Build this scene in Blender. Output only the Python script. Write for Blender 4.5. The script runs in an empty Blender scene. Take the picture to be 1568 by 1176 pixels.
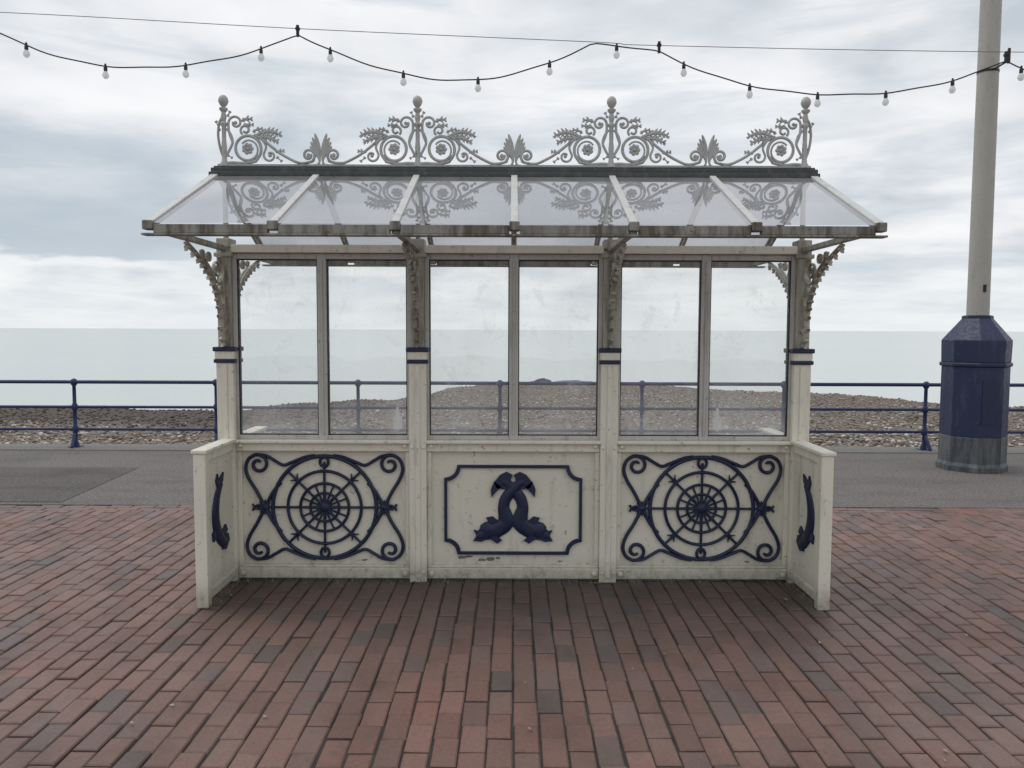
import bpy, bmesh, math, random
import numpy as np
from mathutils import Vector, Matrix
random.seed(7); rng = np.random.default_rng(7)
S = bpy.context.scene
S.view_settings.view_transform = 'Standard'; S.view_settings.look = 'None'; S.view_settings.exposure = 0
COL = S.collection

# ------------------------------------------------------------------ materials
def N(nt, t, **kw):
    n = nt.nodes.new(t)
    for k, v in kw.items(): setattr(n, k, v)
    return n
def newmat(name):
    m = bpy.data.materials.new(name); m.use_nodes = True
    nt = m.node_tree; b = nt.nodes['Principled BSDF']
    return m, nt, b
def ramp(nt, stops, src, interp='LINEAR'):
    r = N(nt, 'ShaderNodeValToRGB'); cr = r.color_ramp; cr.interpolation = interp
    while len(cr.elements) < len(stops): cr.elements.new(0.5)
    for e, (p, c) in zip(cr.elements, stops):
        e.position = p; e.color = (*c, 1) if len(c) == 3 else c
    nt.links.new(src, r.inputs[0]); return r.outputs[0]
def noise(nt, vec, scale, detail=4, rough=0.55, dist=0):
    n = N(nt, 'ShaderNodeTexNoise'); n.inputs['Scale'].default_value = scale
    n.inputs['Detail'].default_value = detail; n.inputs['Roughness'].default_value = rough
    n.inputs['Distortion'].default_value = dist
    nt.links.new(vec, n.inputs['Vector']); return n.outputs['Fac']
def pos(nt, sc=(1, 1, 1)):
    g = N(nt, 'ShaderNodeNewGeometry'); m = N(nt, 'ShaderNodeVectorMath', operation='MULTIPLY')
    nt.links.new(g.outputs['Position'], m.inputs[0]); m.inputs[1].default_value = sc
    return m.outputs[0]
def mix(nt, f, a, b, mode='MIX'):
    m = N(nt, 'ShaderNodeMix', data_type='RGBA', blend_type=mode)
    for s, v in ((m.inputs[0], f), (m.inputs[6], a), (m.inputs[7], b)):
        if hasattr(v, 'is_linked'): nt.links.new(v, s)
        elif isinstance(v, tuple): s.default_value = (*v, 1) if len(v) == 3 else v
        else: s.default_value = v
    return m.outputs[2]
def bump(nt, b, h, strength, dist):
    n = N(nt, 'ShaderNodeBump'); n.inputs['Strength'].default_value = strength
    n.inputs['Distance'].default_value = dist
    nt.links.new(h, n.inputs['Height']); nt.links.new(n.outputs[0], b.inputs['Normal'])
def math_(nt, op, a, b_=None, c=None):
    n = N(nt, 'ShaderNodeMath', operation=op)
    for i, v in enumerate((a, b_, c)):
        if v is None: continue
        if hasattr(v, 'is_linked'): nt.links.new(v, n.inputs[i])
        else: n.inputs[i].default_value = v
    return n.outputs[0]
def mrange(nt, v, a, b_, smooth=True):
    n = N(nt, 'ShaderNodeMapRange'); n.interpolation_type = 'SMOOTHSTEP' if smooth else 'LINEAR'
    n.inputs[1].default_value = a; n.inputs[2].default_value = b_
    if a > b_:
        n.inputs[1].default_value = b_; n.inputs[2].default_value = a; n.inputs[3].default_value = 1; n.inputs[4].default_value = 0
    nt.links.new(v, n.inputs[0]); return n.outputs[0]

def paint(name, c, grime=(0.12, 0.09, 0.06), amt=0.55, lo=0.52, hi=0.75, rough=0.45, var=0.82, foot=False):
    m, nt, b = newmat(name)
    p = pos(nt); ps = pos(nt, (14, 14, 2.2))
    n1 = noise(nt, p, 2.5, 3)
    base = mix(nt, n1, tuple(x * var for x in c), c)
    g = ramp(nt, [(lo, (0, 0, 0)), (hi, (amt,) * 3)], noise(nt, ps, 1.0, 5, 0.65))
    col = mix(nt, g, base, grime)
    n3 = noise(nt, p, 26, 4, 0.7)
    g2 = ramp(nt, [(0.60, (0, 0, 0)), (0.70, (min(1, amt * 1.4),) * 3)], n3)
    col = mix(nt, g2, col, grime)
    if foot:
        sx = N(nt, 'ShaderNodeSeparateXYZ'); nt.links.new(p, sx.inputs[0])
        f = math_(nt, 'MULTIPLY', mrange(nt, sx.outputs[2], .20, .0), math_(nt, 'MULTIPLY', n3, 1.1))
        col = mix(nt, f, col, (.16, .14, .09))
        g4 = ramp(nt, [(0.655, (0, 0, 0)), (0.675, (.8,) * 3)], noise(nt, p, 11, 5, .75))
        col = mix(nt, g4, col, (.22, .19, .14))
    nt.links.new(col, b.inputs['Base Color'])
    r = ramp(nt, [(0.3, (rough - .1,) * 3), (0.7, (rough + .25,) * 3)], n3)
    nt.links.new(r, b.inputs['Roughness'])
    bump(nt, b, noise(nt, p, 60, 3, 0.6), 0.25, 0.003)
    return m
M_cream = paint('cream_paint', (0.82, 0.785, 0.66), amt=0.38, lo=.55, foot=True)
M_panel = paint('panel_paint', (0.79, 0.75, 0.63), amt=0.26, lo=.56, foot=True)
M_frame = paint('window_frame_paint', (0.55, 0.54, 0.50), amt=0.5)
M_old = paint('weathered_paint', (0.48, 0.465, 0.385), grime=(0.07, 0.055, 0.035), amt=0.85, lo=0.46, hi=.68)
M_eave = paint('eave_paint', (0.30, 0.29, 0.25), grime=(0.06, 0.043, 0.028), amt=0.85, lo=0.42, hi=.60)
M_crest = paint('cresting_paint', (0.45, 0.45, 0.43), grime=(0.13, 0.11, 0.08), amt=0.5)
M_bar = paint('glazing_bar_paint', (0.62, 0.62, 0.60), amt=0.4, grime=(.2, .18, .15))
M_ridge = paint('lead_ridge', (0.050, 0.058, 0.056), grime=(0.16, 0.16, 0.13), amt=0.5, rough=.5)
M_navy = paint('navy_paint', (0.0100, 0.017, 0.058), grime=(0.035, 0.042, 0.065), amt=0.35, rough=0.42)
M_rail = paint('navy_railing_paint', (0.012, 0.027, 0.105), grime=(0.04, 0.048, 0.08), amt=0.3, rough=0.42)
M_navy2 = paint('navy_mast_paint', (0.012, 0.022, 0.070), grime=(0.08, 0.095, 0.13), amt=0.45, rough=0.42)
M_mast = paint('mast_paint', (0.43, 0.415, 0.37), grime=(0.2, 0.16, 0.1), amt=0.3, rough=.5)
M_black = paint('black_rubber', (0.012, 0.012, 0.013), amt=0.1, rough=.5)
M_conc = paint('concrete', (0.20, 0.19, 0.175), grime=(0.10, .09, .08), amt=0.6, rough=.75)
M_wire = paint('steel_wire', (0.2, 0.2, 0.2), amt=.2)
M_white = paint('white_plate', (0.62, 0.62, 0.60), amt=0.2)
M_rock = paint('rock', (0.06, 0.055, 0.05), amt=0.5, rough=.8)

def glass(name, tint, film_lo, film_hi, film_col, f0=0.08, streak=(10, 10, 2.0), speck=.5, bmp=.12, sill=False):
    m, nt, b = newmat(name); nt.nodes.remove(b); out = nt.nodes['Material Output']
    g = N(nt, 'ShaderNodeNewGeometry')
    d = N(nt, 'ShaderNodeVectorMath', operation='DOT_PRODUCT')
    nt.links.new(g.outputs['Normal'], d.inputs[0]); nt.links.new(g.outputs['Incoming'], d.inputs[1])
    M = lambda op, a, bb=None: math_(nt, op, a, bb)
    c = M('ABSOLUTE', d.outputs['Value']); sch = M('POWER', M('SUBTRACT', 1.0, c), 4.0)
    fr = M('MINIMUM', M('ADD', M('MULTIPLY', sch, 1 - f0), f0), 1.0)
    tr = N(nt, 'ShaderNodeBsdfTransparent'); tr.inputs[0].default_value = (*tint, 1)
    gl = N(nt, 'ShaderNodeBsdfGlossy'); gl.inputs['Roughness'].default_value = 0.02
    gl.inputs['Color'].default_value = (0.95, 0.96, 1, 1)
    bn = N(nt, 'ShaderNodeBump'); bn.inputs['Strength'].default_value = bmp; bn.inputs['Distance'].default_value = 0.01
    nt.links.new(noise(nt, pos(nt), 3.0, 1), bn.inputs['Height']); nt.links.new(bn.outputs[0], gl.inputs['Normal'])
    m1 = N(nt, 'ShaderNodeMixShader'); nt.links.new(fr, m1.inputs[0]); nt.links.new(tr.outputs[0], m1.inputs[1]); nt.links.new(gl.outputs[0], m1.inputs[2])
    df = N(nt, 'ShaderNodeBsdfDiffuse'); df.inputs[0].default_value = (*film_col, 1)
    tl = N(nt, 'ShaderNodeBsdfTranslucent'); tl.inputs[0].default_value = (*film_col, 1)
    m2 = N(nt, 'ShaderNodeMixShader'); m2.inputs[0].default_value = 0.6
    nt.links.new(df.outputs[0], m2.inputs[1]); nt.links.new(tl.outputs[0], m2.inputs[2])
    p = pos(nt)
    n1 = noise(nt, pos(nt, streak), 1.0, 5, 0.6); n2 = noise(nt, p, 55, 4, 0.75)
    r1 = ramp(nt, [(0.35, (film_lo,) * 3), (0.75, (film_hi,) * 3)], n1)
    r2 = ramp(nt, [(0.63, (0, 0, 0)), (0.74, (speck,) * 3)], n2)
    f = M('ADD', r1, r2)
    if sill:
        sx = N(nt, 'ShaderNodeSeparateXYZ'); nt.links.new(p, sx.inputs[0])
        low = M('MULTIPLY', mrange(nt, sx.outputs[2], 1.25, .93), M('MULTIPLY', noise(nt, p, 4, 4, .6), .36))
        blot = ramp(nt, [(.56, (0, 0, 0)), (.70, (.18,) * 3)], noise(nt, p, 7, 5, .7, .6))
        f = M('ADD', M('ADD', f, low), blot)
    f = M('MINIMUM', f, 0.9)
    m3 = N(nt, 'ShaderNodeMixShader'); nt.links.new(f, m3.inputs[0]); nt.links.new(m1.outputs[0], m3.inputs[1]); nt.links.new(m2.outputs[0], m3.inputs[2])
    nt.links.new(m3.outputs[0], out.inputs[0]); return m
M_glass = glass('window_glass', (0.97, 0.98, 0.975), 0.08, 0.24, (0.94, 0.94, 0.91), f0=.07, streak=(2.5, 2.5, 1.4), speck=.4, sill=True)
M_roofg = glass('roof_glass', (0.60, 0.62, 0.65), 0.24, 0.42, (0.76, 0.77, 0.78), f0=.30, streak=(5, 2, 2), speck=.3, bmp=.06)
M_bulb = glass('bulb_glass', (0.9, 0.9, 0.9), 0.6, 0.65, (0.92, 0.92, 0.9))

# ------------------------------------------------------------------ geometry helpers
def box(bm, x0, x1, y0, y1, z0, z1):
    v = [bm.verts.new((x, y, z)) for x in (x0, x1) for y in (y0, y1) for z in (z0, z1)]
    for f in ((0, 1, 3, 2), (4, 6, 7, 5), (0, 4, 5, 1), (2, 3, 7, 6), (0, 2, 6, 4), (1, 5, 7, 3)):
        bm.faces.new([v[i] for i in f])
def beam(bm, p0, p1, w, h, up=Vector((0, 0, 1))):
    p0, p1 = Vector(p0), Vector(p1); t = (p1 - p0).normalized(); s = t.cross(up).normalized(); u = s.cross(t)
    r = []
    for p in (p0, p1):
        r.append([bm.verts.new(p + s * a * w / 2 + u * b * h / 2) for a, b in ((-1, -1), (1, -1), (1, 1), (-1, 1))])
    for k in range(4): bm.faces.new((r[0][k], r[0][(k + 1) % 4], r[1][(k + 1) % 4], r[1][k]))
    bm.faces.new(r[0][::-1]); bm.faces.new(r[1])
def sweep(bm, pts, hw, hd, n, closed=False, seg=8):
    L = len(pts)
    if not isinstance(hw, (list, tuple)): hw = [hw] * L
    rings = []
    for i, p in enumerate(pts):
        a = pts[(i - 1) % L] if (closed or i > 0) else pts[i]
        c = pts[(i + 1) % L] if (closed or i < L - 1) else pts[i]
        t = (c - a); t = t.normalized() if t.length > 1e-9 else Vector((0, 0, 1)); s = t.cross(n).normalized()
        rings.append([bm.verts.new(p + s * math.cos(2 * math.pi * k / seg) * hw[i] + n * math.sin(2 * math.pi * k / seg) * min(hd, hw[i] * 3)) for k in range(seg)])
    for i in range(L if closed else L - 1):
        A, B = rings[i], rings[(i + 1) % L]
        for k in range(seg): bm.faces.new((A[k], A[(k + 1) % seg], B[(k + 1) % seg], B[k]))
    if not closed:
        bm.faces.new(rings[0][::-1]); bm.faces.new(rings[-1])
def plate(bm, poly, off):
    a = [bm.verts.new(p - off) for p in poly]; b = [bm.verts.new(p + off) for p in poly]; L = len(poly)
    bm.faces.new(a[::-1]); bm.faces.new(b)
    for i in range(L): bm.faces.new((a[i], a[(i + 1) % L], b[(i + 1) % L], b[i]))
def lathe(bm, prof, c, seg=16, rot=0.0):
    rings = []
    for r, z in prof:
        rings.append([bm.verts.new((c[0] + r * math.cos(rot + 2 * math.pi * k / seg), c[1] + r * math.sin(rot + 2 * math.pi * k / seg), c[2] + z)) for k in range(seg)])
    for A, B in zip(rings, rings[1:]):
        for k in range(seg): bm.faces.new((A[k], A[(k + 1) % seg], B[(k + 1) % seg], B[k]))
    bm.faces.new(rings[0][::-1]); bm.faces.new(rings[-1])
def blob(bm, c, r, sub=2):
    bmesh.ops.create_icosphere(bm, subdivisions=sub, radius=1, matrix=Matrix.Translation(c) @ Matrix.Diagonal((*r, 1)))
def crom(P, k=6, closed=False):
    out = []; L = len(P)
    rr = range(L) if closed else range(L - 1)
    for i in rr:
        g = lambda j: P[j % L] if closed else P[max(0, min(L - 1, j))]
        p0, p1, p2, p3 = g(i - 1), g(i), g(i + 1), g(i + 2)
        for s in range(k):
            t = s / k
            out.append(tuple(0.5 * ((2 * b) + (-a + c) * t + (2 * a - 5 * b + 4 * c - d) * t * t + (-a + 3 * b - 3 * c + d) * t ** 3) for a, b, c, d in zip(p0, p1, p2, p3)))
    if not closed: out.append(tuple(P[-1]))
    return out
def spiral(cx, cy, r0, r1, a0, a1, n=22):
    return [(cx + (r0 + (r1 - r0) * i / n) * math.cos(math.radians(a0 + (a1 - a0) * i / n)), cy + (r0 + (r1 - r0) * i / n) * math.sin(math.radians(a0 + (a1 - a0) * i / n))) for i in range(n + 1)]
def finish(name, bm, mat, parent=None, smooth=False, bevel=0):
    bmesh.ops.recalc_face_normals(bm, faces=bm.faces)
    me = bpy.data.meshes.new(name); bm.to_mesh(me); bm.free()
    o = bpy.data.objects.new(name, me); COL.objects.link(o)
    if mat: me.materials.append(mat)
    if smooth:
        for p in me.polygons: p.use_smooth = True
        me.set_sharp_from_angle(angle=math.radians(50))
    if bevel:
        b = o.modifiers.new('bevel', 'BEVEL'); b.width = bevel; b.segments = 2; b.limit_method = 'ANGLE'
    if parent: o.parent = parent
    return o
def empty(name, loc=(0, 0, 0)):
    e = bpy.data.objects.new(name, None); COL.objects.link(e); e.location = loc; return e
NB = bmesh.new

# ================================================================== SHELTER
SH = empty('seaside_shelter')
PX = (-1.8, -0.6, 0.6, 1.8); YC = 0.07
bm = NB()
for x in PX:
    box(bm, x - .054, x + .054, 0, .14, 0, 1.40)
    box(bm, x - .060, x + .060, -.006, .146, 1.412, 1.462)
    box(bm, x - .016, x + .016, -.008, .0, .03, 1.38)
    for z in (.86, .06):
        blob(bm, (x - .036, -.002, z), (.010, .008, .010)); blob(bm, (x + .036, -.002, z), (.010, .008, .010))
finish('lower_posts', bm, M_cream, SH, bevel=.012)
bm = NB()
for x in PX:
    box(bm, x - .070, x + .070, -.016, .156, 1.460, 1.488)
    box(bm, x - .066, x + .066, -.012, .152, 1.388, 1.412)
finish('post_capital_bands', bm, M_navy, SH, bevel=.005)
bm = NB()
for x in PX:
    box(bm, x - .043, x + .043, .01, .13, 1.486, 2.16)
    box(bm, x - .056, x + .056, -.004, .144, 2.045, 2.0715)
    box(bm, x - .014, x + .014, .056, .084, 2.16, 2.555)
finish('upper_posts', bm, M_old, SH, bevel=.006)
bmr, bmp, bmf, bmk, bmg = NB(), NB(), NB(), NB(), NB()
for i in range(3):
    a, b = PX[i] + .054, PX[i + 1] - .054
    box(bmr, a, b, .020, .120, .018, .085)
    box(bmr, a, b, .035, .105, .085, .100)
    box(bmr, a, b, .020, .120, .832, .885)
    box(bmr, a - .002, b + .002, -.012, .152, .885, .905)
    box(bmr, a, a + .028, .035, .105, .100, .832); box(bmr, b - .028, b, .035, .105, .100, .832)
    for xx in (a + .03, b - .03):
        for s in (-1, 1):
            blob(bmr, (xx, YC + s * .06, .052), (.02, .014, .02)); blob(bmr, (xx, YC + s * .06, .868), (.014, .012, .014))
    box(bmp, a, b, .062, .078, .09, .84)
    a2, b2 = PX[i] + .043, PX[i + 1] - .043
    m = (a + b) / 2
    box(bmf, a2, a + .016, .040, .100, .905, 2.07); box(bmf, b - .016, b2, .040, .100, .905, 2.07)
    box(bmf, m - .029, m + .029, .040, .100, .905, 2.07)
    for c, d in ((a + .016, m - .029), (m + .029, b - .016)):
        box(bmf, c, d, .042, .098, .905, .932); box(bmf, c, d, .042, .098, 2.035, 2.07)
        w = .006
        box(bmk, c, c + w, .052, .088, .932, 2.035); box(bmk, d - w, d, .052, .088, .932, 2.035)
        box(bmk, c + w, d - w, .052, .088, .932, .932 + w); box(bmk, c + w, d - w, .052, .088, 2.035 - w, 2.035)
        vs = [bmg.verts.new(p) for p in ((c, .07, .932), (d, .07, .932), (d, .07, 2.035), (c, .07, 2.035))]; bmg.faces.new(vs)
    box(bmf, m - .006, m + .006, .030, .042, .935, 2.03)
    box(bmr, PX[i] + .043, PX[i + 1] - .043, .015, .125, 2.072, 2.122)
finish('panel_rails', bmr, M_cream, SH, bevel=.005)
finish('lower_panels', bmp, M_panel, SH)
finish('window_frames', bmf, M_frame, SH, bevel=.004)
finish('window_gaskets', bmk, M_black, SH)
finish('window_panes', bmg, M_glass, SH)
bm = NB()
for x0, z0, r in ((-.33, .145, .035), (-.285, .150, .03), (-.20, .128, .03), (-.14, .135, .035), (-.10, .140, .02), (.30, .12, .015), (-.95, .125, .02), (1.5, .122, .02)):
    n = 9; vs = [bm.verts.new((x0 + r * random.uniform(.6, 1.2) * math.cos(2 * math.pi * k / n), .0605, z0 + r * .42 * random.uniform(.5, 1.1) * math.sin(2 * math.pi * k / n))) for k in range(n)]; bm.faces.new(vs)
finish('flaked_paint', bm, paint('bare_metal_flake', (.20, .19, .165), grime=(.09, .075, .06), amt=.8, lo=.4), SH)
# wings (front and rear)
bm = NB(); bmd = NB()
for sx in (-1, 1):
    for s in (-1, 1):
        y0, y1 = sorted((YC + s * .071, YC + s * .56))
        X0, X1 = sorted((sx * 1.765, sx * 1.79)); box(bm, X0, X1, y0, y1, .05, .87)
        X0, X1 = sorted((sx * 1.745, sx * 1.815))
        e0, e1 = sorted((YC + s * .505, YC + s * .565)); box(bm, X0, X1, e0, e1, .0, .893)
        q0, q1 = sorted((YC + s * .071, YC + s * .505)); box(bm, X0 + .006, X1 - .006, q0, q1, .035, .09); box(bm, X0 + .006, X1 - .006, q0, q1, .84, .893)
        X0, X1 = sorted((sx * 1.735, sx * 1.825)); q0, q1 = sorted((YC + s * .06, YC + s * .575)); box(bm, X0, X1, q0, q1, .893, .915)
        for fx in (1.763, 1.792):
            mp = lambda u, v: Vector((sx * fx, YC + s * u, v)); nn = Vector((1, 0, 0))
            body = crom([(.29, .67), (.35, .61), (.38, .53), (.375, .45), (.335, .375), (.275, .32), (.225, .29)], 5)
            wd = [.010 + .042 * math.sin(math.pi * min(1, (i / (len(body) - 1)) ** .8 * .86)) for i in range(len(body))]
            sweep(bmd, [mp(*p) for p in body], wd, .018, nn)
            for poly in ([(.31, .645), (.26, .69), (.25, .735), (.30, .712), (.33, .69), (.345, .74), (.37, .70), (.345, .65)],
                         [(.30, .37), (.23, .41), (.20, .37), (.27, .325)], [(.36, .44), (.44, .40), (.43, .35), (.34, .37)],
                         [(.25, .33), (.19, .345), (.17, .30), (.23, .255), (.29, .27)]):
                plate(bmd, [mp(*p) for p in poly], nn * .010)
finish('side_wings', bm, M_cream, SH, bevel=.005)
finish('wing_dolphins', bmd, M_navy, SH, smooth=True)

# cobweb ironwork (both faces of the wall)
bm = NB(); K = 1 / 240
for cx in (-1.2, 1.2):
    for s in (-1, 1):
        yy = YC + s * .020
        mp = lambda u, v: Vector((cx + u * K, yy, .468 + v * K)); nn = Vector((0, 1, 0)); hd = .012
        for r, w in ((79, 3.0), (56, 2.4), (37, 2.2), (22, 2.0)):
            n = 64; sweep(bm, [mp(r * math.cos(2 * math.pi * k / n), r * math.sin(2 * math.pi * k / n)) for k in range(n)], w * K, hd, nn, closed=True)
        for k in range(8):
            a = k * math.pi / 4; e = 92 if k % 4 == 0 else (70 if k % 4 == 2 else 79)
            sweep(bm, [mp(r * math.cos(a), r * math.sin(a)) for r in (6, 30, 60, e)], [2.6 * K, 2.0 * K, 1.9 * K, 1.8 * K], hd * .8, nn)
            if k % 2:
                for q in (-1, 1):
                    b = crom([(56, 0), (62, 3 * q), (66, 8 * q)], 4)
                    sweep(bm, [mp(r * math.cos(a) - t * math.sin(a), r * math.sin(a) + t * math.cos(a)) for r, t in b], [2.2 * K * (1 - .8 * j / (len(b) - 1)) for j in range(len(b))], hd * .8, nn)
        for k in range(8):
            a = (k + .5) * math.pi / 4
            sweep(bm, [mp(r * math.cos(a), r * math.sin(a)) for r in (6, 20, 36)], 1.5 * K, hd * .7, nn, seg=6)
        blob(bm, mp(0, 0), (9 * K, .018, 9 * K))
        for k in range(8):
            a = (k + .5) * math.pi / 4
            plate(bm, [mp(5 * math.cos(a + .7), 5 * math.sin(a + .7)), mp(16 * math.cos(a), 16 * math.sin(a)), mp(5 * math.cos(a - .7), 5 * math.sin(a - .7))], nn * .009)
        for q in (-1, 1):
            sweep(bm, [mp(6.5 * math.cos(t), q * 70 + 7.5 * math.sin(t)) for t in [2 * math.pi * k / 16 for k in range(16)]], 2.2 * K, hd, nn, closed=True)
            blob(bm, mp(q * 91, 0), (6 * K, .016, 6 * K))
            for k in range(8):
                a = k * math.pi / 4
                plate(bm, [mp(q * 91 + 4 * math.cos(a + .8), 4 * math.sin(a + .8)), mp(q * 91 + 12 * math.cos(a), 12 * math.sin(a)), mp(q * 91 + 4 * math.cos(a - .8), 4 * math.sin(a - .8))], nn * .008)
            for p in (-1, 1):
                hk = crom([(91, 0), (100, 3 * p), (106, 1 * p), (110, -5 * p)], 4); sweep(bm, [mp(q * u, v) for u, v in hk], 1.8 * K, hd * .8, nn)
                a1 = crom([(66, -38), (78, -24), (91, 0), (103, 24), (115, 44), (119.5, 60), (115, 74), (104, 81)], 6)
                sp = spiral(100, 66, 15, 4.5, 75, 75 + 420, 32)
                pts = a1[:-1] + sp
                sweep(bm, [mp(q * u, p * v) for u, v in pts], [2.7 * K] * (len(pts) - 8) + [(2.7 - .1 * j) * K for j in range(8)], hd, nn)
                a2 = crom([(104, 81), (88, 79), (74, 71), (62, 65), (50, 69), (30, 77), (14, 80)], 6)
                sweep(bm, [mp(q * u, p * v) for u, v in a2], 2.5 * K, hd, nn)
finish('cobweb_ironwork', bm, M_navy, SH, smooth=True)

# centre emblem: border + twin dolphins
bm = NB()
for s in (-1, 1):
    yy = YC + s * .018
    mp = lambda u, v: Vector((u * K, yy, .455 + v * K)); nn = Vector((0, 1, 0))
    path = []
    W, H, R = 103, 67, 20
    for (qx, qy, st) in ((1, 1, 1), (-1, 1, -1), (-1, -1, 1), (1, -1, -1)):
        arc = [(W - R * math.cos(t), H - R * math.sin(t)) for t in [math.pi / 2 * k / 6 for k in range(7)]]
        arc = [(qx * u, qy * v) for u, v in arc]
        if st == 1: arc = arc[::-1]
        path += arc
    L = len(path); ring = []
    for k in range(L):
        p = Vector((*path[k], 0)); a = Vector((*path[k - 1], 0)); c = Vector((*path[(k + 1) % L], 0))
        t = ((p - a).normalized() + (c - p).normalized()).normalized(); n = Vector((t.y, -t.x, 0))
        ring.append((p + n * 3, p - n * 3))
    vv = []
    for A, B in ring:
        vv.append([bm.verts.new(mp(A.x, A.y) + nn * d) for d in (-.008, .008)] + [bm.verts.new(mp(B.x, B.y) + nn * d) for d in (.008, -.008)])
    for k in range(L):
        for j in range(4): bm.faces.new((vv[k][j], vv[k][(j + 1) % 4], vv[(k + 1) % L][(j + 1) % 4], vv[(k + 1) % L][j]))
    for q in (-1, 1):
        body = crom([(-55, -41), (-46, -38), (-34, -34), (-22, -29), (-11, -20), (-12, -8), (-14.5, 4), (-12, 16), (-5, 26), (3, 34), (10, 41), (17, 43)], 5)
        L = len(body)
        ww = np.interp(np.arange(L) / (L - 1), [0, .1, .25, .4, .55, .8, 1], [6, 10, 12.5, 12, 8.6, 8.5, 6])
        sweep(bm, [mp(q * u, v) for u, v in body], [float(x) * K for x in ww], .014 + .002 * q, nn, seg=10)
        blob(bm, mp(q * -39, -31), (13 * K, .018, 13 * K))
        for poly in ([(2, 34), (4, 46), (1, 54), (10, 59), (20, 54), (29, 43), (26, 34), (14, 32)], [(29, 44), (34, 32), (33, 20), (27, 27), (18, 36)],
                     [(-46, -24), (-54, -33), (-60, -31), (-56, -40), (-61, -48), (-48, -49), (-36, -43)],
                     [(-36, -22), (-41, -12), (-31, -10), (-22, -18)], [(-26, -38), (-17, -47), (-24, -52), (-38, -43)]):
            plate(bm, [mp(q * u, v) for u, v in poly], nn * (.010 + .001 * q))
finish('dolphin_emblem', bm, M_navy, SH, smooth=True)

# brackets
bm = NB()
for x in PX:
    for s in (-1, 1):
        mp = lambda a, b: Vector((x, YC + s * (.06 + a), b)); nn = Vector((1, 0, 0))
        cv = crom([(.00, 1.50), (.045, 1.56), (.065, 1.70), (.11, 1.80), (.19, 1.89), (.29, 1.96), (.40, 2.015), (.56, 2.07)], 6)
        sweep(bm, [mp(*p) for p in cv], .010, .018, nn)
        for j in range(2, len(cv) - 1, 3):
            u, v = cv[j]; t = Vector((cv[j + 1][0] - cv[j - 1][0], cv[j + 1][1] - cv[j - 1][1])).normalized(); n2 = (t.y, -t.x)
            blob(bm, mp(u + n2[0] * .016, v + n2[1] * .016), (.022, .014, .014), 1)
            plate(bm, [mp(u + n2[0] * .01 - t.x * .014, v + n2[1] * .01 - t.y * .014), mp(u + n2[0] * .046 + t.x * .014, v + n2[1] * .046 + t.y * .014), mp(u + n2[0] * .01 + t.x * .014, v + n2[1] * .01 + t.y * .014)], nn * .009)
        for c in ((.115, 1.955, .055), (.045, 1.835, .03), (.24, 2.02, .032), (.035, 1.735, .02), (.335, 2.035, .02)):
            sweep(bm, [mp(*p) for p in spiral(c[0], c[1], c[2], c[2] * .25, 0, 560, 34)], .006, .011, nn, seg=6)
            blob(bm, mp(c[0], c[1]), (.015, .011, .011), 1)
        sweep(bm, [mp(*p) for p in crom([(.0, 1.62), (.03, 1.70), (.015, 1.78), (.05, 1.88), (.02, 1.95), (.06, 2.04)], 5)], .007, .016, nn, seg=6)
        sweep(bm, [mp(*p) for p in crom([(.02, 1.9), (.12, 1.88), (.19, 1.94), (.30, 2.0), (.36, 2.05)], 5)], .006, .011, nn, seg=6)
        for z in (1.53, 1.59, 1.66, 1.73, 1.80):
            blob(bm, mp(-.005, z), (.022, .018, .026), 1)
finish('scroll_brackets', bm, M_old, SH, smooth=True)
bm = NB()
for x in PX:
    for s in (-1, 1):
        y0, y1 = sorted((YC + s * .06, YC + s * .975)); box(bm, x - .020, x + .020, y0, y1, 2.083, 2.114)
finish('roof_arms', bm, M_old, SH, bevel=.004)

# roof
EY, EZ, RZ = 1.0, 2.125, 2.562
bars = [-1.84, -1.215, -.6, 0, .6, 1.215, 1.84]
bm, bmc, bmg, bme, bmi = NB(), NB(), NB(), NB(), NB()
for s in (-1, 1):
    d = Vector((0, s * EY, EZ - RZ)).normalized(); upn = Vector((0, s * (RZ - EZ), EY)).normalized()
    for i, x in enumerate(bars):
        p0 = Vector((x, YC + s * .03, RZ - .003)); p1 = Vector((x, YC + s * (EY - .004), EZ + .008))
        beam(bm, p0, p1, .038 if 0 < i < 6 else .044, .012, upn)
        beam(bmi, p0 - upn * .026, p1 - upn * .026 - d * .05, .018, .028, upn)
        cx0 = x - .026; yy0, yy1 = sorted((YC + s * (EY - .05), YC + s * (EY + .010)))
        box(bmc, cx0, cx0 + .052, yy0, yy1, 2.096, 2.143)
    for i in range(6):
        a, b = bars[i], bars[i + 1]
        vs = [bmg.verts.new(p) for p in ((a, YC + s * .03, RZ - .008), (b, YC + s * .03, RZ - .008), (b, YC + s * EY, EZ + .004), (a, YC + s * EY, EZ + .004))]
        bmg.faces.new(vs)
        y0, y1 = sorted((YC + s * (EY - .046), YC + s * (EY - .002)))
        box(bme, a + .0262, b - .0262, y0, y1, 2.080, 2.124)
    y0, y1 = sorted((YC + s * (EY - .055), YC + s * (EY + .006)))
    box(bme, -1.872, 1.872, y0, y1, 2.068, 2.079)
finish('glazing_bars', bm, M_bar, SH, bevel=.003)
finish('glazing_bar_ends', bmc, M_eave, SH, bevel=.006)
finish('rafters', bmi, M_old, SH)
finish('roof_glass', bmg, M_roofg, SH)
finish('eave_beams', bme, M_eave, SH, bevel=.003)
bm = NB()
box(bm, -1.872, 1.872, YC - .045, YC + .045, 2.556, 2.592)
box(bm, -1.86, 1.86, YC - .028, YC + .028, 2.592, 2.606)
box(bm, -1.875, 1.875, YC - .075, YC - .045, 2.536, 2.562); box(bm, -1.875, 1.875, YC + .045, YC + .075, 2.536, 2.562)
finish('ridge_capping', bm, M_ridge, SH, bevel=.004)

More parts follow.
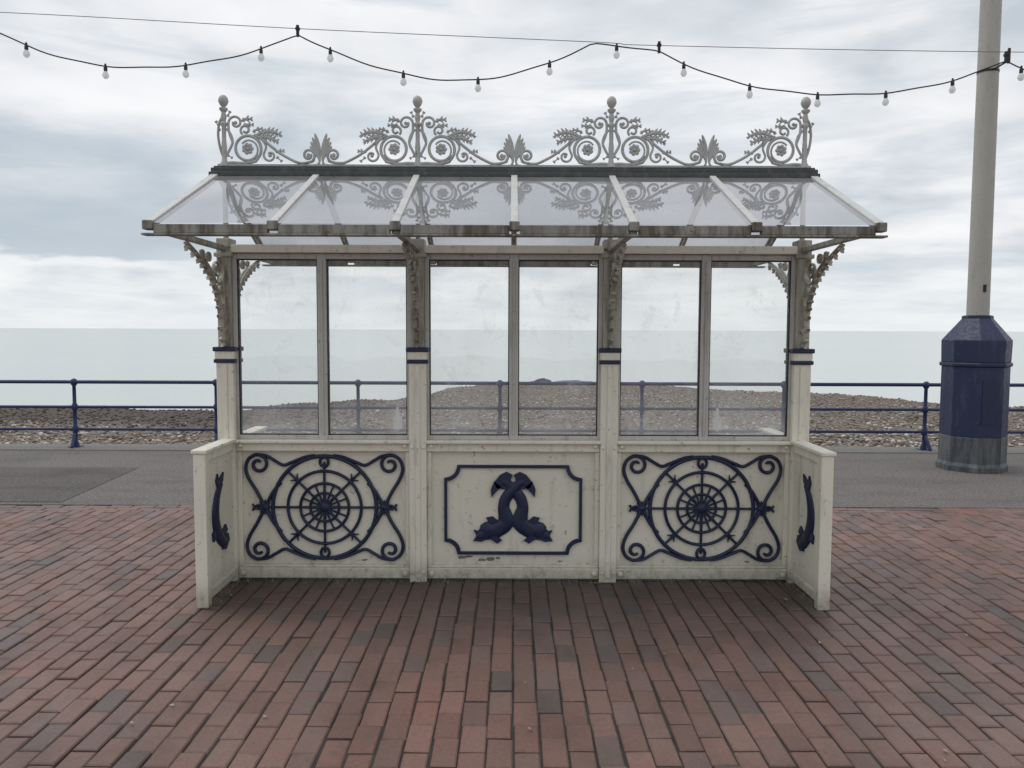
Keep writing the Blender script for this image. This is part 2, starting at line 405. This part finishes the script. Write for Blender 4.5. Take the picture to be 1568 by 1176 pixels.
# cresting
bm = NB(); K2 = 1 / 247; Z0 = 2.606
nn = Vector((0, 1, 0))
box(bm, -1.84, 1.84, YC - .010, YC + .010, Z0 - .002, Z0 + .014)
for x in PX:
    lathe(bm, [(.030, 0), (.030, .012), (.018, .03), (.014, .06), (.017, .12), (.013, .16), (.013, .24), (.022, .255), (.022, .265), (.012, .275), (.018, .30), (.012, .33), (.026, .345), (.026, .355), (.010, .362), (.022, .375), (.030, .392), (.031, .402), (.026, .42), (.014, .432)], (x, YC, Z0), 14)
def leaf(mp, base, tip, width, lobes=5, curl=0.0, fat=.42):
    b = Vector((*base, 0)); t = Vector((*tip, 0)); d = t - b; n = Vector((-d.y, d.x, 0)).normalized()
    mid = []
    for k in range(9):
        f = k / 8; mid.append(b + d * f + n * curl * math.sin(math.pi * f) * d.length)
    sweep(bm, [mp(p.x, p.y) for p in mid], [max(.35, width * fat * math.sin(math.pi * (.15 + .8 * i / 8))) * K2 for i in range(9)], .009, nn, seg=6)
    for k in range(lobes):
        f = .12 + .75 * k / max(1, lobes - 1); w = width * (0.6 + .6 * math.sin(math.pi * f))
        c = b + d * f + n * curl * math.sin(math.pi * f) * d.length
        for q in (-1, 1):
            e = c + n * q * w + d.normalized() * w * .75
            sweep(bm, [mp(c.x, c.y), mp(*((c + e) / 2 + d.normalized() * -.4).xy), mp(e.x, e.y)], [1.5 * K2, 1.8 * K2, .6 * K2], .007, nn, seg=6)
def half(x0, q):
    mp = lambda u, v: Vector((x0 + q * u * K2, YC, Z0 + .012 + v * K2))
    th = .009
    st = crom([(3, 2), (14, 3), (30, 2), (48, 5)], 5) + spiral(36, 24, 21, 17, -45, 330, 30)
    sweep(bm, [mp(*p) for p in st], 2.4 * K2, th, nn)
    sweep(bm, [mp(*p) for p in spiral(36, 24, 16, 11, 330, 500, 12)], 1.5 * K2, th, nn, seg=6)
    for k in range(7):
        a = k * 2 * math.pi / 7; blob(bm, mp(36 + 6 * math.cos(a), 24 + 6 * math.sin(a)), (3.6 * K2, .010, 3.6 * K2), 1)
    blob(bm, mp(36, 24), (4 * K2, .014, 4 * K2), 1)
    sweep(bm, [mp(*p) for p in crom([(2, 12), (8, 22), (13, 34), (10, 46), (4, 54)], 5)], 2.0 * K2, th, nn)
    sweep(bm, [mp(*p) for p in crom([(13, 34), (8, 48), (7, 60)], 4) + spiral(18, 63, 11, 3.5, 190, -200, 26)], 2.0 * K2, th, nn)
    blob(bm, mp(18, 63), (3.2 * K2, .01, 3.2 * K2), 1)
    sweep(bm, [mp(*p) for p in spiral(33, 52, 8, 3, 230, -150, 22)], 1.9 * K2, th, nn)
    for bp, tp, w, l_, cu in (((27, 66), (44, 68), 4, 3, .1), ((30, 60), (46, 60), 3, 3, 0), ((44, 49), (60, 54), 3, 3, .1),
                          ((48, 44), (90, 43), 5.5, 6, .16), ((52, 41), (84, 33), 5, 5, .12)):
        leaf(mp, bp, tp, w, l_, cu, .6)
    for bp, tp, w in (((6, 72), (10, 80), 2.5), ((5, 14), (12, 10), 2)): leaf(mp, bp, tp, w, 2)
    main = crom([(46, 45), (60, 37), (74, 26), (86, 17), (100, 9), (114, 3), (126, 3), (137, 6)], 6) + spiral(129, 14.5, 10, 3.5, -50, 380, 26)
    sweep(bm, [mp(*p) for p in main], 2.2 * K2, th, nn)
    blob(bm, mp(129, 14.5), (3.6 * K2, .01, 3.6 * K2), 1)
    s2 = crom([(58, 38), (64, 28), (61, 18)], 4) + spiral(70, 14, 10, 3, 170, 500, 24)
    sweep(bm, [mp(*p) for p in s2], 1.8 * K2, th, nn, seg=6)
    blob(bm, mp(70, 14), (3.2 * K2, .01, 3.2 * K2), 1)
    leaf(mp, (78, 20), (92, 21), 3, 3); leaf(mp, (80, 12), (88, 5), 2.5, 2)
    # palmette half: an upright leaf of curling lobes, a gap between the pair
    tips = [(139, 47), (135, 41), (132.5, 34.5), (131.5, 28), (133, 22)]
    for k, tp in enumerate(tips):
        b0 = (146.0, 6 + .5 * k); b1 = ((b0[0] + tp[0]) / 2 + 2.6, (b0[1] + tp[1]) / 2)
        pp = crom([b0, b1, tp], 4)
        sweep(bm, [mp(*p) for p in pp], [v_ * K2 for v_ in (1.6, 1.9, 2.2, 2.5, 2.7, 2.8, 2.7, 2.2, .9)], .006 + .0005 * k, nn, seg=8)
    sweep(bm, [mp(*p) for p in crom([(146, 4), (143.5, 18), (142.5, 32), (140, 45)], 4)], [v_ * K2 for v_ in np.interp(range(13), [0, 6, 12], [1.5, 2.4, 1.6])], .009, nn, seg=6)
    leaf(mp, (146, 3), (139, -1), 2, 2)
for x in PX:
    if x < 1.7: half(x, 1)
    if x > -1.7: half(x, -1)
for q in (-1, 1):
    mp = lambda u, v: Vector((q * (1.8 + u * K2), YC, Z0 + .012 + v * K2))
    sweep(bm, [mp(*p) for p in crom([(1, 10), (6, 24), (9, 44), (7, 62), (3, 70)], 5)], 2 * K2, .008, nn, seg=6)
    leaf(mp, (6, 50), (12, 66), 2.5, 2)
finish('roof_cresting', bm, M_crest, SH, smooth=True)

# ================================================================== LAMP MAST
LP = empty('lamp_post', (5.36, 4.3, 0))
c = (0, 0, 0); r8 = math.pi / 8; q8 = 1 / math.cos(r8)
bm = NB()
lathe(bm, [(.325 * q8, .40), (.325 * q8, 1.20)], c, 8, r8)
lathe(bm, [(.318 * q8, 1.24), (.33 * q8, 1.25), (.335 * q8, 1.46), (.335 * q8, 1.50), (.14 * q8, 1.76), (.125 * q8, 1.77)], c, 8, r8)
finish('octagonal_casing', bm, M_navy2, LP, bevel=.006)
bm = NB()
lathe(bm, [(.338 * q8, 1.20), (.345 * q8, 1.21), (.345 * q8, 1.235), (.338 * q8, 1.245)], c, 8, r8)
lathe(bm, [(.150 * q8, 1.745), (.150 * q8, 1.775), (.13 * q8, 1.785)], c, 8, r8)
box(bm, -.10, .10, -.331, -.3255, .55, 1.05)
finish('casing_bands', bm, M_navy, LP)
bm = NB(); lathe(bm, [(.345 * q8, 0), (.345 * q8, .06), (.328 * q8, .10), (.328 * q8, .40)], c, 8, r8)
finish('plinth', bm, paint('worn_navy_plinth', (.05, .06, .075), grime=(.20, .20, .19), amt=.8, lo=.42), LP, bevel=.008)
bm = NB(); lathe(bm, [(.118, 1.76), (.116, 2.4), (.105, 6.5), (.09, 9.0), (.02, 9.05)], c, 28)
finish('mast', bm, M_mast, LP, smooth=True)
bm = NB(); lathe(bm, [(.114, 4.51), (.114, 4.535)], c, 20); beam(bm, (0, -.10, 4.523), (0, -.38, 4.53), .014, .014); box(bm, -.012, .012, -.39, -.37, 4.5, 4.66)
lathe(bm, [(.02, 3.6), (.02, 3.68)], (.0, -.112, -1.55), 8)
beam(bm, (-.1, 0, 8.9), (-1.3, 0, 9.1), .05, .05); box(bm, -1.9, -1.25, -.12, .12, 9.05, 9.17)
finish('cable_clamp_and_lantern', bm, M_black, LP)

# ================================================================== FESTOON LIGHTS
FL = empty('string_lights', (0, 3.92, 0))
spans = [(-9.4, 5.02, -5.85, 4.93, .44), (-5.85, 4.93, -2.34, 4.78, .44), (-2.34, 4.78, .85, 4.69, .42), (.85, 4.69, 1.57, 4.61, -.01), (1.57, 4.61, 5.33, 4.53, .43), (5.33, 4.53, 9.0, 4.42, .43), (9.0, 4.42, 12.6, 4.4, .43)]
def fz(x):
    for a, za, b, zb, sg in spans:
        if a <= x <= b:
            t = (x - a) / (b - a); return za + (zb - za) * t - 4 * sg * t * (1 - t) * (1 + .05 * math.sin(t * 6 + a)) + .006 * math.sin(x * 9)
    return 4.5
bm = NB()
sweep(bm, [Vector((x, 0, fz(x))) for x in np.arange(-9.4, 12.6, .07)], .0075, .0075, nn, seg=6)
finish('festoon_cable', bm, M_black, FL, smooth=True)
bm = NB()
ps = crom([(-9.4, 5.12), (-5.54, 5.0), (-2.34, 4.84), (.85, 4.71), (1.57, 4.675), (5.3, 4.62), (12.6, 4.6)], 8)
sweep(bm, [Vector((a, 0, b)) for a, b in ps], .0040, .0040, nn, seg=6)
finish('support_wire', bm, M_wire, FL)
bmh, bmb = NB(), NB()
for x in (-8.8, -7.9, -7.0, -6.1, -5.28, -4.43, -3.56, -2.74, -1.99, -1.2, -.39, .385, 1.11, 1.84, 2.56, 3.3, 4.04, 4.76, 5.5, 6.3, 7.1, 7.9, 8.7):
    z = fz(x)
    lathe(bmh, [(.012, -.052), (.020, -.048), (.019, -.012), (.012, .0), (.012, .018), (.006, .03)], (x, 0, z), 10)
    lathe(bmb, [(.004, -.134), (.020, -.128), (.033, -.108), (.035, -.094), (.028, -.070), (.015, -.052)], (x, 0, z), 12)
for x in (-9.4, -5.85, -2.34, 1.57, 5.33, 9.0):
    z = fz(x); box(bmh, x - .014, x + .014, -.014, .014, z - .02, z + .10); box(bmh, x - .022, x + .022, -.018, .018, z + .05, z + .075)
finish('lamp_holders', bmh, M_black, FL, smooth=True)
finish('bulbs', bmb, M_bulb, FL, smooth=True)

# ================================================================== RAILING
RY = 5.72
RL = empty('seafront_railing', (0, RY, 0))
bm = NB()
HX = np.arange(-.17 - 1.9 * 14, 30, 1.9)
for x in HX:
    lathe(bm, [(.045, 0.02), (.042, .06), (.028, .10), (.026, .20), (.040, .225), (.040, .275), (.026, .30), (.024, .50), (.038, .525), (.038, .575), (.024, .60), (.022, .83), (.040, .855), (.042, .885), (.036, .915), (.015, .93)], (x, 0, 0), 14)
    box(bm, x - .07, x + .07, -.07, .07, 0, .022)
    beam(bm, (x, 0, .22), (x + .02, -.14, .02), .03, .035)
finish('railing_posts', bm, M_rail, RL, smooth=True)
bm = NB()
for z, r in ((.885, .024), (.55, .019), (.25, .019)):
    sweep(bm, [Vector((x, 0, z)) for x in np.arange(-27, 30, 1.0)], r, r, Vector((0, 1, 0)), seg=12)
finish('railing_rails', bm, M_rail, RL, smooth=True)
for k, x in enumerate((-1.54, 2.74)):
    bm = NB(); box(bm, x - .06, x + .06, -.030, -.024, .27, .44); box(bm, x - .02, x + .02, -.024, .0, .25, .56)
    finish('notice_plate', bm, M_white, RL, bevel=.002)

# ================================================================== GROUND
def rect(name, x0, x1, y0, y1, z, mat):
    bm = NB(); vs = [bm.verts.new(p) for p in ((x0, y0, z), (x1, y0, z), (x1, y1, z), (x0, y1, z))]; bm.faces.new(vs)
    return finish(name, bm, mat)
m, nt, b = newmat('joint_sand')
p = pos(nt); col = ramp(nt, [(.35, (.020, .018, .016)), (.6, (.045, .040, .034)), (.75, (.045, .052, .028))], noise(nt, p, 5, 5))
nt.links.new(col, b.inputs['Base Color']); b.inputs['Roughness'].default_value = .9; M_joint = m

m, nt, b = newmat('brick_pavers')
at = N(nt, 'ShaderNodeVertexColor'); at.layer_name = 'Col'; p = pos(nt)
c1 = mix(nt, noise(nt, p, 45, 5, .75), (.5, .5, .5), (1.5, 1.5, 1.5))
col = mix(nt, 1.0, at.outputs[0], c1, 'MULTIPLY')
dust = ramp(nt, [(.36, (.06,) * 3), (.68, (.52,) * 3)], noise(nt, p, .7, 5, .65))
col = mix(nt, dust, col, (.185, .150, .135))
dk = ramp(nt, [(.47, (0, 0, 0)), (.74, (.6,) * 3)], noise(nt, pos(nt, (1, .6, 1)), 1.9, 6, .7))
col = mix(nt, dk, col, (.048, .038, .034))
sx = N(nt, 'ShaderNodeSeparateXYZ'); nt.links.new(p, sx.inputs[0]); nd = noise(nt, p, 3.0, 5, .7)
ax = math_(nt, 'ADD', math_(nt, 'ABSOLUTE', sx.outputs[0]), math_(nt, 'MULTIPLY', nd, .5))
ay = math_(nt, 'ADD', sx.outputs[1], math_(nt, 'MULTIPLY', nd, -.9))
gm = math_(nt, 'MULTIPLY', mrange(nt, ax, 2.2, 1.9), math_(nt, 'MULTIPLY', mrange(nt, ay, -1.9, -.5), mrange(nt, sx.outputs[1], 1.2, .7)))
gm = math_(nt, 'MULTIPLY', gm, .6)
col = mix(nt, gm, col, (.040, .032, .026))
sp = ramp(nt, [(.68, (0, 0, 0)), (.72, (.6,) * 3)], noise(nt, p, 150, 2, .6))
col = mix(nt, sp, col, (.26, .23, .21))
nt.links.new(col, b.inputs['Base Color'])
rr = ramp(nt, [(.3, (.44,) * 3), (.7, (.70,) * 3)], nd); nt.links.new(rr, b.inputs['Roughness'])
b.inputs['Specular IOR Level'].default_value = .45
bump(nt, b, noise(nt, p, 80, 4, .75), .8, .005); M_brick = m

def palette(n):
    base = np.array([(.200, .098, .076), (.212, .114, .090), (.178, .088, .068), (.168, .097, .080), (.105, .078, .070), (.138, .090, .077)])
    idx = rng.choice(6, n, p=[.31, .23, .22, .14, .04, .06]); return base[idx] * rng.uniform(.87, 1.13, (n, 1))
def bricks(name, cells, parent=None):
    C = np.array(cells); n = len(C); g = .0044; ch = .006
    z = rng.normal(0, .0016, n); tx = rng.normal(0, .010, n); ty = rng.normal(0, .009, n)
    cx, cy = (C[:, 0] + C[:, 1]) / 2, (C[:, 2] + C[:, 3]) / 2
    hx, hy = (C[:, 1] - C[:, 0]) / 2 - g + rng.normal(0, .001, n), (C[:, 3] - C[:, 2]) / 2 - g + rng.normal(0, .0012, n)
    cx = cx + rng.normal(0, .0016, n); cy = cy + .012 * np.sin(cx * 1.7) + rng.normal(0, .002, n)
    rot = rng.normal(0, .010, n)
    V = np.zeros((n, 12, 3)); sg = [(-1, -1), (1, -1), (1, 1), (-1, 1)]
    for l, (inset, dz) in enumerate(((0, -.02), (0, -.005), (ch, 0))):
        for k, (a, bb) in enumerate(sg):
            lx, ly = a * (hx - inset), bb * (hy - inset)
            V[:, l * 4 + k, 0] = cx + lx - ly * rot; V[:, l * 4 + k, 1] = cy + ly + lx * rot
            V[:, l * 4 + k, 2] = z + dz + lx * tx + ly * ty
    F = []
    for l in (0, 1):
        for k in range(4): F.append([l * 4 + k, l * 4 + (k + 1) % 4, (l + 1) * 4 + (k + 1) % 4, (l + 1) * 4 + k])
    F.append([8, 9, 10, 11]); F = np.array(F)
    A = (np.arange(n)[:, None, None] * 12 + F[None]).reshape(-1, 4)
    me = bpy.data.meshes.new(name); me.from_pydata(V.reshape(-1, 3).tolist(), [], A.tolist())
    at = me.color_attributes.new('Col', 'FLOAT_COLOR', 'POINT')
    cc = np.ones((n, 12, 4)); cc[:, :, :3] = palette(n)[:, None, :]
    at.data.foreach_set('color', cc.reshape(-1)); me.materials.append(M_brick)
    o = bpy.data.objects.new(name, me); COL.objects.link(o); o.parent = parent; return o
PAV = empty('brick_paving')
cells = []
w, l = .105, .208
nx = int(18 / w)
for i in range(-nx // 2, nx // 2):
    off = (i % 2) * l / 2
    y = -6.0 + off
    while y < 2.0:
        y1 = min(y + l, 2.0)
        if y1 - y > .04: cells.append((i * w, (i + 1) * w, y, y1))
        y += l
for i in range(-int(9 / l), int(9 / l)):
    cells.append((i * l, (i + 1) * l, 2.0, 2.1)); cells.append((i * l + l / 2, (i + 1) * l + l / 2, 2.1, 2.2))
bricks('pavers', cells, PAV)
rect('joint_bed', -9.1, 9.1, -6.1, 2.215, -.008, M_joint).parent = PAV
m, nt, b = newmat('outer_brick'); p = pos(nt)
sepn = N(nt, 'ShaderNodeSeparateXYZ'); nt.links.new(p, sepn.inputs[0]); cmb = N(nt, 'ShaderNodeCombineXYZ')
nt.links.new(sepn.outputs[1], cmb.inputs[0]); nt.links.new(sepn.outputs[0], cmb.inputs[1])
bt = N(nt, 'ShaderNodeTexBrick'); nt.links.new(cmb.outputs[0], bt.inputs[0]); bt.inputs['Scale'].default_value = 1
bt.inputs['Brick Width'].default_value = l; bt.inputs['Row Height'].default_value = w; bt.inputs['Mortar Size'].default_value = .004
bt.inputs['Color1'].default_value = (.20, .105, .083, 1); bt.inputs['Color2'].default_value = (.14, .092, .078, 1); bt.inputs['Mortar'].default_value = (.05, .045, .04, 1)
nt.links.new(mix(nt, ramp(nt, [(.36, (.06,) * 3), (.68, (.52,) * 3)], noise(nt, p, .7, 5, .65)), bt.outputs[0], (.17, .14, .125)), b.inputs['Base Color']); b.inputs['Roughness'].default_value = .6
for (x0, x1, y0, y1) in ((-60, -9.1, -40, 2.2), (9.1, 60, -40, 2.2), (-9.1, 9.1, -40, -6.1)):
    rect('outer_paving', x0, x1, y0, y1, -.003, m).parent = PAV

def asphalt(name, c, tint):
    m, nt, b = newmat(name); p = pos(nt)
    base = mix(nt, noise(nt, p, .8, 5), tuple(x * .8 for x in c), tuple(x * 1.2 for x in c))
    sp = ramp(nt, [(.50, (0, 0, 0)), (.60, (.75,) * 3)], noise(nt, p, 42, 3, .75)); col = mix(nt, sp, base, tint)
    d = ramp(nt, [(.48, (0, 0, 0)), (.72, (.55,) * 3)], noise(nt, pos(nt, (.4, 1, 1)), 2.2, 6)); col = mix(nt, d, col, tuple(x * .6 for x in c))
    nt.links.new(col, b.inputs['Base Color']); b.inputs['Roughness'].default_value = .85; b.inputs['Specular IOR Level'].default_value = .3
    bump(nt, b, noise(nt, p, 60, 4, .7), .8, .01); return m
rect('asphalt_promenade', -60, 60, 2.2, 5.45, .002, asphalt('asphalt', (.135, .121, .116), (.28, .25, .24)))
bm = NB()
for poly in ([(-7.0, 4.15), (-4.3, 4.15), (-4.15, 2.3), (-9, 2.3), (-9, 3.4)], [(6.8, 3.0), (12, 3.1), (12, 4.4), (6.9, 4.4)]):
    bm.faces.new([bm.verts.new((x, y, .006)) for x, y in poly])
finish('asphalt_patch', bm, asphalt('asphalt_patch', (.098, .086, .082), (.19, .17, .165)))
bm = NB(); box(bm, -60, 60, 5.45, 5.98, -1.2, .012); finish('concrete_kerb', bm, M_conc)
bm = NB(); box(bm, -60, 60, -40, 5.44, -1.0, -.03); finish('ground', bm, M_joint)

# ================================================================== BEACH + SEA
cxs = [-80, -13, -7.6, -3.6, -2, 0.6, 2.7, 4.9, 9.6, 11.2, 11.9, 13.8, 30, 80]
cds = [15, 15.3, 15.6, 18.4, 22.6, 26.5, 28.7, 24.2, 21.2, 20.6, 18.6, 17.2, 15, 14]
def hump(x, y):
    return (.06 * np.sin(x * .9 + y * .35) + .05 * np.sin(x * .37 - y * .8 + 1) + .03 * np.sin(x * 2.3 + y * 1.7) + .012 * np.sin(x * 5.1 - y * 3.7))
def bz(x, y):
    c = np.interp(x, cxs, cds)
    base = -.10 - .33 * np.clip((y - 5.95) / 5, 0, 1) + hump(x, y) * np.clip((y - 5.95) / 2, 0, 1) * .8
    return base - .16 * np.maximum(0, y - c)
xs = np.concatenate([np.linspace(-80, -18, 40), np.linspace(-17.8, 17.8, 260), np.linspace(18, 80, 40)])
ys = np.concatenate([np.linspace(5.95, 34, 220), np.linspace(34.3, 60, 50)])
XX, YY = np.meshgrid(xs, ys); ZZ = bz(XX, YY)
nx_, ny_ = len(xs), len(ys)
V = np.stack([XX, YY, ZZ], -1).reshape(-1, 3)
I = np.arange(nx_ * ny_).reshape(ny_, nx_)
Fq = np.stack([I[:-1, :-1], I[:-1, 1:], I[1:, 1:], I[1:, :-1]], -1).reshape(-1, 4)
me = bpy.data.meshes.new('shingle_beach'); me.from_pydata(V.tolist(), [], Fq.tolist())
me.polygons.foreach_set('use_smooth', [True] * len(me.polygons))
bo = bpy.data.objects.new('shingle_beach', me); COL.objects.link(bo)
m, nt, b = newmat('shingle'); p = pos(nt)
vo = N(nt, 'ShaderNodeTexVoronoi'); vo.inputs['Scale'].default_value = 15; nt.links.new(p, vo.inputs['Vector'])
sc = N(nt, 'ShaderNodeSeparateColor'); nt.links.new(vo.outputs['Color'], sc.inputs[0])
stone = [(0, (.08, .06, .045)), (.25, (.24, .185, .14)), (.5, (.33, .27, .21)), (.75, (.40, .355, .30)), (.92, (.56, .53, .49)), (1, (.10, .09, .085))]
col = ramp(nt, stone, sc.outputs[0])
edge = ramp(nt, [(.22, (0, 0, 0)), (.60, (.9,) * 3)], vo.outputs['Distance'])
col = mix(nt, edge, col, (.045, .034, .025))
big = ramp(nt, [(.42, (0, 0, 0)), (.62, (.6,) * 3)], noise(nt, pos(nt, (.35, 1.2, 1)), .7, 6, .65)); col = mix(nt, big, col, (.13, .093, .066))
sx_ = N(nt, 'ShaderNodeSeparateXYZ'); nt.links.new(p, sx_.inputs[0])
wob = math_(nt, 'ADD', sx_.outputs[1], math_(nt, 'MULTIPLY', noise(nt, pos(nt, (.4, .4, .4)), 1, 3), 2.0))
mm = math_(nt, 'MULTIPLY', mrange(nt, sx_.outputs[0], -2.5, -6), mrange(nt, wob, 11.5, 13.5))
col = mix(nt, math_(nt, 'MULTIPLY', mm, .85), col, (.055, .033, .022))
nt.links.new(col, b.inputs['Base Color']); b.inputs['Roughness'].default_value = .75
bump(nt, b, math_(nt, 'SUBTRACT', 1, vo.outputs['Distance']), 1.0, .05); me.materials.append(m)
t = NB(); bmesh.ops.create_icosphere(t, subdivisions=1, radius=1); t.verts.ensure_lookup_table()
tv = np.array([v.co[:] for v in t.verts]); tf = np.array([[v.index for v in f.verts] for f in t.faces]); t.free()
n = 22000
yy = 5.98 + 18 * rng.random(n) ** 1.7; xx = rng.uniform(-1, 1, n) * (yy + 5) * .85
rad = rng.uniform(.014, .038, n) * (1 + .5 * (rng.random(n) < .10))
sc3 = np.stack([rad * rng.uniform(.8, 1.3, n), rad * rng.uniform(.8, 1.3, n), rad * rng.uniform(.4, .7, n)], -1)
ang = rng.uniform(0, 6.28, n); P = tv[None] * sc3[:, None, :]; ca, sa = np.cos(ang)[:, None], np.sin(ang)[:, None]
PV = np.stack([P[:, :, 0] * ca - P[:, :, 1] * sa + xx[:, None], P[:, :, 0] * sa + P[:, :, 1] * ca + yy[:, None], P[:, :, 2] + (bz(xx, yy) + .012)[:, None]], -1)
Fp = (np.arange(n)[:, None, None] * len(tv) + tf[None]).reshape(-1, 3)
me = bpy.data.meshes.new('beach_pebbles'); me.from_pydata(PV.reshape(-1, 3).tolist(), [], Fp.tolist())
at = me.color_attributes.new('Col', 'FLOAT_COLOR', 'POINT')
pal = np.array([(.09, .07, .055), (.25, .19, .14), (.34, .28, .22), (.42, .38, .33), (.60, .57, .54), (.19, .11, .07)])
pc = pal[rng.choice(6, n, p=[.17, .25, .23, .17, .10, .08])]
dkm = ((yy + rng.normal(0, .6, n) > 11.5) & (xx < -3.5))[:, None]; pc = np.where(dkm, pc * .3, pc)
cc = np.ones((n, len(tv), 4)); cc[:, :, :3] = pc[:, None, :]; at.data.foreach_set('color', cc.reshape(-1))
me.polygons.foreach_set('use_smooth', [True] * len(me.polygons))
m, nt, b = newmat('pebble'); a_ = N(nt, 'ShaderNodeVertexColor'); a_.layer_name = 'Col'; nt.links.new(a_.outputs[0], b.inputs['Base Color']); b.inputs['Roughness'].default_value = .65
me.materials.append(m); o = bpy.data.objects.new('beach_pebbles', me); COL.objects.link(o)
bm = NB()
for dx, dy, dz, r in ((0, 0, .02, .26), (.22, .1, -.02, .2), (-.25, -.05, -.03, .2), (.05, -.2, .0, .16)):
    blob(bm, (dx, dy, dz), (r, r * .8, r * .6), 2)
for v in bm.verts: v.co += Vector([random.uniform(-.035, .035) for _ in range(3)])
o = finish('rock', bm, M_rock); o.location = (1.15, 26.2, float(bz(np.array(1.15), np.array(26.2))) + .05)

m, nt, b = newmat('sea_water'); p = pos(nt)
nt.links.new(mix(nt, noise(nt, pos(nt, (.01, .05, 1)), 1, 4), (.47, .52, .50), (.54, .58, .55)), b.inputs['Base Color'])
b.inputs['Roughness'].default_value = .22; b.inputs['IOR'].default_value = 1.33
bump(nt, b, noise(nt, pos(nt, (.35, 1.6, 1)), 1.2, 5, .6), .25, .08)
rect('sea', -30000, 30000, 5.99, 30000, -2.6, m)

bm = NB()
for k in range(60):
    x = random.uniform(-4.5, 4.5); y = random.uniform(-3, 1.8); a = random.uniform(0, 6.28); r = random.uniform(.004, .014)
    if k < 3: x, y, r = ((.53, -.03), (1.62, -.33), (3.6, -1.1))[k] + (.02,)
    vs = [bm.verts.new((x + r * q * math.cos(a + t), y + r * q * math.sin(a + t), .007 + random.uniform(0, .006))) for t, q in ((0, 1.4), (1.2, .6), (2.5, .9), (3.5, 1.2), (5, .6))]
    bm.faces.new(vs)
finish('fallen_leaves', bm, paint('dry_leaf', (.34, .29, .23), amt=.5))
bm = NB()
for k in range(420):
    x = random.choice((random.uniform(-1.75, 1.75), random.uniform(-1.75, 1.75), random.gauss(-1.74, .03), random.gauss(1.74, .03))); y = (random.uniform(-.04, .02) if abs(x) < 1.7 else random.uniform(-.5, 0))
    h = random.uniform(.008, .03); a = random.uniform(0, 6.28)
    d = Vector((math.cos(a), math.sin(a), 0)) * .004; tip = Vector((random.uniform(-.015, .015), random.uniform(-.015, .015), h))
    b0 = Vector((x, y, 0)); bm.faces.new([bm.verts.new(b0 - d), bm.verts.new(b0 + d), bm.verts.new(b0 + tip)])
finish('weeds', bm, paint('weed_green', (.14, .16, .08), amt=.3))

# ================================================================== WORLD
W = bpy.data.worlds.new('World'); S.world = W; W.use_nodes = True; nt = W.node_tree
bg = nt.nodes['Background']; bg.inputs[1].default_value = .111
sky = N(nt, 'ShaderNodeTexSky', sky_type='NISHITA'); sky.sun_disc = False
EL, ROT = math.radians(60), math.radians(-70)
sky.sun_elevation = EL; sky.sun_rotation = ROT
tc = N(nt, 'ShaderNodeTexCoord'); nrm = N(nt, 'ShaderNodeVectorMath', operation='NORMALIZE'); nt.links.new(tc.outputs['Generated'], nrm.inputs[0])
sp = N(nt, 'ShaderNodeSeparateXYZ'); nt.links.new(nrm.outputs[0], sp.inputs[0]); X_, Y_, Z_ = sp.outputs
WM = lambda *a: math_(nt, *a)
zc = WM('ADD', WM('MAXIMUM', Z_, 0), .16)
cm = N(nt, 'ShaderNodeCombineXYZ'); nt.links.new(WM('DIVIDE', X_, zc), cm.inputs[0]); nt.links.new(WM('DIVIDE', Y_, zc), cm.inputs[1])
cm.inputs[2].default_value = 1.3
n1 = noise(nt, cm.outputs[0], 1.9, 6, .50, .15)
cl = ramp(nt, [(.32, (.51, .56, .61)), (.43, (.65, .685, .72)), (.52, (.78, .79, .81)), (.66, (.88, .88, .89))], n1)
cm2 = N(nt, 'ShaderNodeCombineXYZ'); nt.links.new(WM('MULTIPLY', X_, 1.5), cm2.inputs[0]); nt.links.new(WM('MULTIPLY', Z_, 11), cm2.inputs[1]); nt.links.new(WM('MULTIPLY', Y_, 1.2), cm2.inputs[2])
n2 = noise(nt, cm2.outputs[0], 1.7, 6, .55, .5)
bk = ramp(nt, [(.50, (0, 0, 0)), (.62, (.6,) * 3)], n2)
cl = mix(nt, bk, cl, (.54, .60, .655))
zz = WM('ADD', Z_, WM('MULTIPLY', WM('SUBTRACT', n1, .5), .10))
bank = WM('MULTIPLY', WM('MULTIPLY', mrange(nt, zz, .078, .092), mrange(nt, zz, .26, .10)), mrange(nt, WM('ADD', X_, WM('MULTIPLY', WM('SUBTRACT', n2, .5), .6)), -.18, -.42))
cl = mix(nt, WM('MULTIPLY', bank, .85), cl, (.41, .48, .545))
cl = mix(nt, WM('MULTIPLY', mrange(nt, Z_, .10, .0), .75), cl, (.76, .81, .83))
scl = N(nt, 'ShaderNodeVectorMath', operation='SCALE'); scl.inputs['Scale'].default_value = 10; nt.links.new(cl, scl.inputs[0])
nt.links.new(mix(nt, .95, sky.outputs[0], scl.outputs[0]), bg.inputs[0])
sl = bpy.data.lights.new('sun', 'SUN'); sl.energy = 1.1; sl.angle = math.radians(30); sl.color = (1, .97, .93)
so = bpy.data.objects.new('sun', sl); COL.objects.link(so)
d = Vector((math.sin(ROT) * math.cos(EL), math.cos(ROT) * math.cos(EL), math.sin(EL)))
so.rotation_euler = d.to_track_quat('Z', 'Y').to_euler()

# ================================================================== CAMERA
cd = bpy.data.cameras.new('camera'); co = bpy.data.objects.new('camera', cd); COL.objects.link(co)
cd.sensor_width = 36; cd.lens = 28.24; cd.clip_end = 60000; cd.clip_start = .05
co.matrix_world = Matrix.Translation((-.01, -5.0, 1.6)) @ Matrix.Rotation(math.radians(90 - 3.86), 4, 'X') @ Matrix.Rotation(math.radians(.2), 4, 'Z')
S.camera = co
